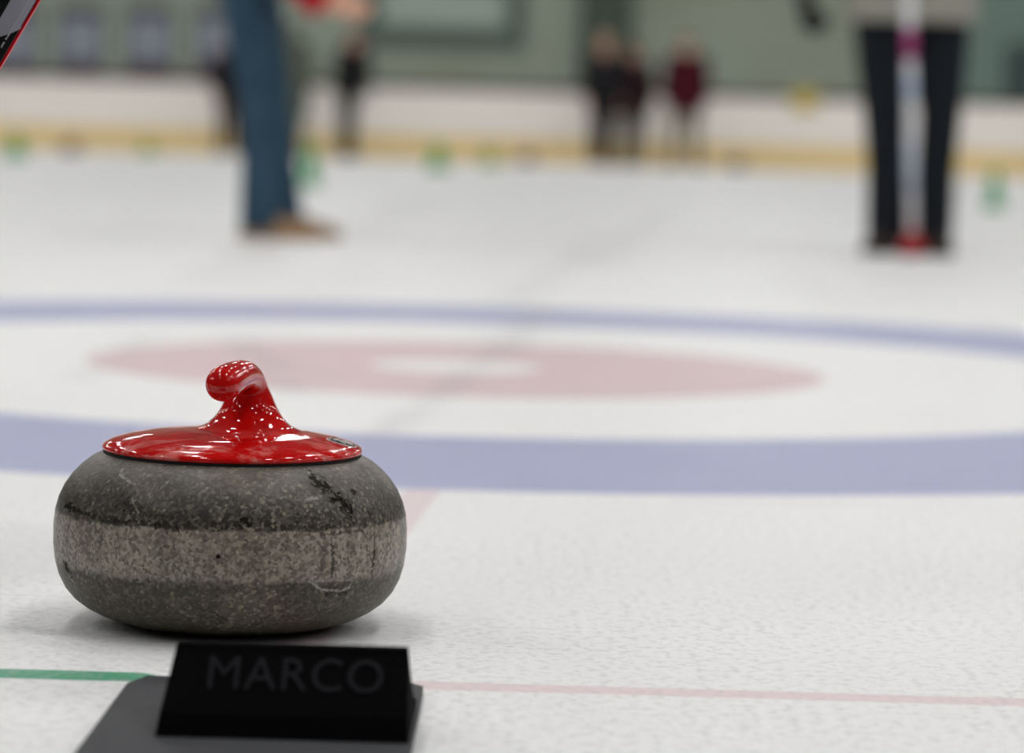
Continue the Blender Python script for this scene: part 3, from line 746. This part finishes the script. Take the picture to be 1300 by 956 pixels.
def stand(**kw):
    J = dict(hipL=(.088, 0, .90), hipR=(-.088, 0, .90), knL=(.095, -.012, .49), knR=(-.095, -.012, .49), anL=(.10, .01, .085), anR=(-.10, .01, .085),
             toeL=(.125, -.13, .03), toeR=(-.125, -.13, .03), pelvis=(0, 0, .97), waist=(0, .0, 1.10), chest=(0, .0, 1.30), neck=(0, .012, 1.475), head=(0, -.005, 1.625),
             shL=(.185, .01, 1.425), shR=(-.185, .01, 1.425), elL=(.235, .03, 1.13), elR=(-.235, .03, 1.13), wrL=(.24, -.03, .88), wrR=(-.24, -.03, .88),
             handL=(.0, -.15, -1), handR=(.0, -.15, -1), palmL=(-1, 0, 0), palmR=(1, 0, 0), face=(0, -1, 0))
    J.update(kw); return J
skin = plain('light_skin', (214, 164, 140), .55, .3, .06, 14)
lip = plain('lip_tone', (176, 104, 96), .5, .3, .06, 14)
def mats(**kw):
    d = dict(skin=skin, lip=lip, hair=M_BROWN, sole=M_SOLE); d.update(kw); return d
M_BROWN = cloth('brown_hair', (78, 54, 40), scale=60); M_BLOND = cloth('pale_blond_hair', (178, 152, 128), scale=60); M_AUBURN = cloth('reddish_hair', (112, 66, 52), scale=60)
M_SOLE = plain('dark_shoe_sole', (48, 42, 38), .8, .2)
m_black_cloth = cloth('black_cloth', (30, 30, 33)); m_maroon = cloth('maroon_cloth', (66, 16, 26)); m_dkgrey = cloth('dark_grey_cloth', (62, 62, 60)); m_beige = cloth('stone_beige_cloth', (150, 148, 138))
m_olive = cloth('olive_grey_cloth', (86, 92, 80)); m_blackshoe = plain('black_shoe', (30, 28, 28), .5, .4); m_tan = plain('tan_suede_shoe', (150, 122, 92), .8, .2, .15, 40)
m_pink_shoe = plain('dusty_pink_shoe', (150, 84, 84), .7, .3)

# -- the person in jeans, side on, bending forward to the right
jean = NT('blue_denim'); _n = jean.noise(jean.obj, 7, 4); _w = jean.noise(jean.obj, 400, 1)
jean.P(color=jean.mix(_n, lin((34, 56, 74)), lin((64, 90, 108))), rough=.9, spec=.15, normal=jean.bump(jean.math('ADD', jean.noise(jean.obj, 14, 3, .6, .6), jean.math('MULTIPLY', _w, .1)), .5, .02))
fa = ground(346, 303)
J = stand(hipL=(.085, .10, .885), hipR=(-.085, .11, .885), knL=(.085, .02, .49), knR=(-.08, .055, .49), anL=(.085, -.03, .085), anR=(-.085, .035, .085),
          toeL=(.09, -.17, .03), toeR=(-.10, -.12, .03), pelvis=(0, .12, .95), waist=(0, .065, 1.065), chest=(0, -.08, 1.225), neck=(0, -.20, 1.345), head=(0, -.315, 1.44), face=(0, -.8, -.6),
          shL=(.185, -.145, 1.285), shR=(-.185, -.145, 1.285), elL=(.21, -.04, 1.03), elR=(-.215, .03, .945), wrL=(.10, -.235, 1.06), wrR=(-.19, -.165, .815), handL=(-.3, -.9, .2), handR=(0, -.97, -.12))
person('person in blue jeans, red top and tan shoes, bending forward with one bare hand out', (fa.x, fa.y, 0), math.pi / 2, 1.76, J,
       mats(top=cloth('red_top_cloth', (176, 26, 42)), trousers=jean.m, shoe=m_tan, sole=plain('pale_tan_sole', (160, 130, 96), .8, .2), hair=M_BROWN, hem=.02, legw=.86, cuff=-.052, cuffr=.088, sleeve=1.04, topw=.036, curlL=.35, curlR=.3), .0075)

# -- the person in black trousers, facing the viewer, broom in front
fb = ground(1156, 322)
J = stand(hipL=(.075, 0, .90), hipR=(-.135, 0, .90), knL=(.085, -.015, .49), knR=(-.112, -.015, .49), anL=(.070, .01, .085), anR=(-.080, .0, .085), toeL=(.09, -.13, .03), toeR=(-.14, -.12, .03),
          pelvis=(-.03, 0, .97), waist=(-.03, .0, 1.10), chest=(-.03, .0, 1.30), neck=(-.03, .012, 1.475), head=(-.03, -.005, 1.625), shL=(.155, .01, 1.425), shR=(-.215, .01, 1.425),
          elR=(-.36, .05, 1.15), wrR=(-.405, .0, .885), handR=(.12, -.2, -1), elL=(.22, -.06, 1.16), wrL=(.005, -.225, 1.21), handL=(-1, -.35, .1), palmL=(0, 1, .1))
person('person in black trousers, pale jacket and black gloves holding the upright broom', (fb.x, fb.y, 0), 0.0, 1.78, J,
       mats(top=m_beige, trousers=cloth('black_trouser_cloth', (26, 30, 36)), shoe=plain('dark_brown_shoe', (46, 36, 32), .6, .3), gloveL=m_black_cloth, gloveR=m_black_cloth, hem=.155, topw=.04, legw=.96, cuff=-.04, cuffr=.084, sleeve=.93, curlL=1.1, curlR=1.1, hair=M_BROWN, collar=True), .0075)

# its broom
bb = Vector((fb.x + .02, fb.y - .27, 0)); 
bx_ = at_y(1158, 337, 0 + fb.y - .27); bb.x = bx_.x
broom = tag(empty('curling_broom', bb, .75), 'upright curling broom with pale shaft and red head in front of the black trousers', 'broom')
m_shaft = plain('pale_broom_shaft', (226, 228, 232), .4, .4, .04, 10)
m_redh = plain('red_broom_head', (176, 28, 34), .4, .4, .06, 30)
bm = bmesh.new(); tube(bm, [(0, 0, .055), (0, 0, 1.26)], [.018, .018], 20, (True, False)); sh_ = link_bm('shaft', bm, m_shaft, broom, True)
def sleeve_(z0, z1, mat, nm):
    bm = bmesh.new(); lathe(bm, [(.0176, z0), (.0187, z0), (.0187, z1), (.0176, z1)], 24, False, False); return link_bm(nm, bm, mat, sh_, True)
broom.rotation_euler = (0, -.05, 0.0)
sleeve_(.69, .80, plain('purple_red_decal', (160, 62, 118), .4, .4, .15, 20), 'decal')
sleeve_(.56, .62, plain('light_blue_decal', (170, 190, 218), .4, .4, .1, 20), 'decal')
sleeve_(.22, .40, plain('grey_blue_decal', (188, 195, 208), .4, .4, .1, 20), 'decal')
hr_ = lambda x, y, z: Matrix.Rotation(.05, 4, 'Y') @ (Matrix.Rotation(1.25, 4, 'Z') @ Vector((x, y, z)))      # the head lies flat under the leaning shaft
bm = bmesh.new(); prism(bm, [hr_(x, y, .018) for x, y in ((-.095, -.028), (-.07, -.036), (.07, -.036), (.095, -.028), (.095, .028), (.07, .036), (-.07, .036), (-.095, .028))], hr_(0, 0, .026)); link_bm('broom_head', bm, m_redh, broom, False, .005)
bm = bmesh.new(); tube(bm, [(0, 0, .034), (0, 0, .085)], [.028, .021], 18, (True, True)); link_bm('ferrule', bm, m_redh, broom, True)
bm = bmesh.new(); prism(bm, [hr_(x, y, 0) for x, y in ((-.088, -.026), (.088, -.026), (.088, .026), (-.088, .026))], hr_(0, 0, .018)); link_bm('pad', bm, plain('dark_red_pad', (110, 26, 30), .8, .2), broom, False, .003)

# -- far figures by the boards
def far(px, label, height, d, rotz, C, **kw):
    y = d; x = ray(px, 200).x * y / ray(px, 200).y
    return person(label, (x, y, 0), rotz, height, stand(**kw), mats(**C), .014)
far(440, 'far person in black with reddish brown hair leaning forward by the boards', 1.80, 43.8, .5,
    dict(top=m_black_cloth, trousers=m_black_cloth, shoe=m_blackshoe, hair=M_AUBURN, hairlen=.10, hem=.12, legw=.85, gloveL=m_black_cloth, gloveR=m_black_cloth), chest=(0, -.06, 1.29), neck=(0, -.12, 1.45), head=(0, -.19, 1.58), shL=(.18, -.10, 1.41), shR=(-.18, -.10, 1.41), elL=(.25, -.06, 1.12), elR=(-.22, -.10, 1.12), wrL=(.18, -.22, .95), wrR=(-.12, -.25, .98),
    hipL=(.06, 0, .9), hipR=(-.06, 0, .9), knL=(.05, -.01, .49), knR=(-.05, -.01, .49), anL=(.05, .01, .085), anR=(-.05, .01, .085), toeL=(.07, -.13, .03), toeR=(-.07, -.13, .03))
far(764, 'far person in black with pale blond hair, leftmost of the three', 1.80, 43.8, .2,
    dict(top=m_black_cloth, trousers=m_black_cloth, shoe=m_pink_shoe, hair=M_BLOND, hairlen=.04, hem=.10), anL=(.06, .01, .085), knL=(.07, -.01, .49), toeL=(.08, -.13, .03))
far(802, 'far person in a plum top with brown hair, middle of the three', 1.70, 44.1, -.3,
    dict(top=cloth('dark_plum_cloth', (44, 24, 30)), trousers=cloth('mid_grey_cloth', (84, 82, 80)), shoe=m_blackshoe, hair=M_BROWN, hairlen=.08, hem=.22, topw=.03, gloveL=m_black_cloth, gloveR=m_black_cloth), )
far(868, 'far person in a long maroon top and dull beige trousers, rightmost of the three', 1.80, 43.6, 0.0,
    dict(top=m_maroon, trousers=cloth('beige_trouser_cloth', (124, 118, 102)), shoe=plain('brown_shoe', (92, 74, 46), .7, .3), hair=M_AUBURN, hem=.24, topw=.055), anL=(.17, .01, .085), anR=(-.17, .01, .085), knL=(.14, -.01, .49), knR=(-.14, -.01, .49), toeL=(.22, -.12, .03), toeR=(-.22, -.12, .03))
far(366, 'far person in olive grey clothes by the boards, half hidden by the jeans', 1.86, 43.8, math.pi - .3,
    dict(top=m_olive, trousers=m_olive, shoe=m_blackshoe, hair=m_olive, hairlen=.05, hem=.42, topw=.06, legw=1.15, gloveL=m_olive, gloveR=m_olive))
far(291, 'far person in dark clothes almost hidden behind the left edge of the jeans', 1.70, 43.9, -.2,
    dict(top=m_black_cloth, trousers=cloth('dark_brown_cloth', (58, 46, 42)), shoe=m_blackshoe, hair=M_BROWN, hem=.10))

# ------------------------------------------------------------------ the broom held into the corner of the view
BY = 2.31
pt = lambda x, y, off=0.0: at_y(x, y, BY) + Vector((0, off, 0))
hc_ = pt(-14, -6)
br2_ = tag(empty('curling_broom', hc_), 'black broom head with a red rim and grey panel, held up at the left edge', 'broom')
lp = lambda pts, off: [pt(x, y, off) - hc_ for x, y in pts]
ed = Vector((-51, 87)).normalized(); pn_ = Vector((-ed.y, ed.x)); pn_ = pn_ if pn_.x < 0 else -pn_      # along the lower edge / inwards
O = Vector((51, 0))
def uvp(a, b): q = O + ed * a + pn_ * b; return (q.x, q.y)
outline = lambda i: [uvp(-70 + i, 22), uvp(-70 + i + 8, 6 + i), uvp(-60 + i, i), uvp(170 - i, i), uvp(182 - i, 7 + i), uvp(186 - i, 24), uvp(186 - i, 104), uvp(174 - i, 126 - i), uvp(-58 + i, 126 - i), uvp(-70 + i, 106)]
bm = bmesh.new(); prism(bm, lp(outline(0), 0.0), (0, .005, 0)); link_bm('rim', bm, plain('red_broom_rim', (232, 18, 38), .35, .4, .06, 40), br2_)
bm = bmesh.new(); prism(bm, lp(outline(3.2), -.004), (0, .022, 0)); link_bm('shell', bm, plain('black_broom_shell', (16, 17, 20), .5, .3, .2, 60), br2_)
bm = bmesh.new(); prism(bm, lp([(28, 36.5), (14, 43), (-6, 49), (-22, 60), (-10, 44), (15, 0), (48, -58), (78, -58), (uvp(-40, 3.4)), (uvp(20, 3.4)), (uvp(41, 3.4))], -.0052), (0, .0012, 0)); link_bm('panel', bm, plain('grey_broom_panel', (172, 170, 182), .5, .3, .06, 40), br2_)
bm = bmesh.new(); random.seed(3); a = 6.0
while a < 76:                                              # a line of print too small to read
    w_l = random.choice((2.0, 2.6, 1.4, 3.0)); o1 = random.uniform(-.35, .35)
    if random.random() < .96:
        b0 = 9.2 + (a - 6) * .012 + o1
        prism(bm, lp([uvp(a, b0), uvp(a + w_l, b0), uvp(a + w_l, b0 + 1.7), uvp(a, b0 + 1.7)], -.0058), (0, .0012, 0))
    a += w_l + .8
link_bm('print', bm, plain('pale_grey_print', (196, 200, 198), .5, .3, .05, 40), br2_)
bm = bmesh.new(); prism(bm, lp([uvp(2, 8), uvp(120, 8), uvp(120, 118), uvp(2, 118)], .018), (0, .016, 0)); link_bm('pad', bm, plain('yellowed_pad_cloth', (170, 166, 150), .85, .2), br2_)
hand_p = Vector((-.735, BY, .905)); hd_d = (hand_p - hc_).normalized()
bm = bmesh.new(); tube(bm, [(0, -.012, 0) , Vector((0, -.012, 0)) + hd_d * .05], [.024, .02], 18, (True, True)); link_bm('ferrule', bm, m_rub, br2_, True)
bm = bmesh.new(); tube(bm, [Vector((0, -.012, 0)) + hd_d * .04, Vector((0, -.012, 0)) + hd_d * 1.15], [.0135, .0135], 18); link_bm('shaft', bm, m_rub, br2_, True)
pcx, pcy = -1.0, BY + .30
h2 = hc_ + hd_d * ((hand_p - hc_).length + .36)
L1 = hand_p - Vector((pcx, pcy, 0)) + Vector((.045, .03, .03)); L2 = h2 - Vector((pcx, pcy, 0)) + Vector((-.03, .05, .04))
J = stand(wrL=tuple(L1), wrR=tuple(L2), handL=(-.5, -.75, -.3), handR=(.6, -.7, -.3), palmL=(-.6, .3, -.7), palmR=(.5, .3, -.8), elL=(.33, -.02, 1.12), elR=(-.34, -.06, 1.20))
person('person in dark clothes standing at the left, carrying the red edged broom', (pcx, pcy, 0), 0.0, 1.75, J,
       mats(top=m_black_cloth, trousers=m_black_cloth, shoe=m_blackshoe, hair=M_BROWN, hem=.12, curlL=1.2, curlR=1.2, collar=True), .0075)
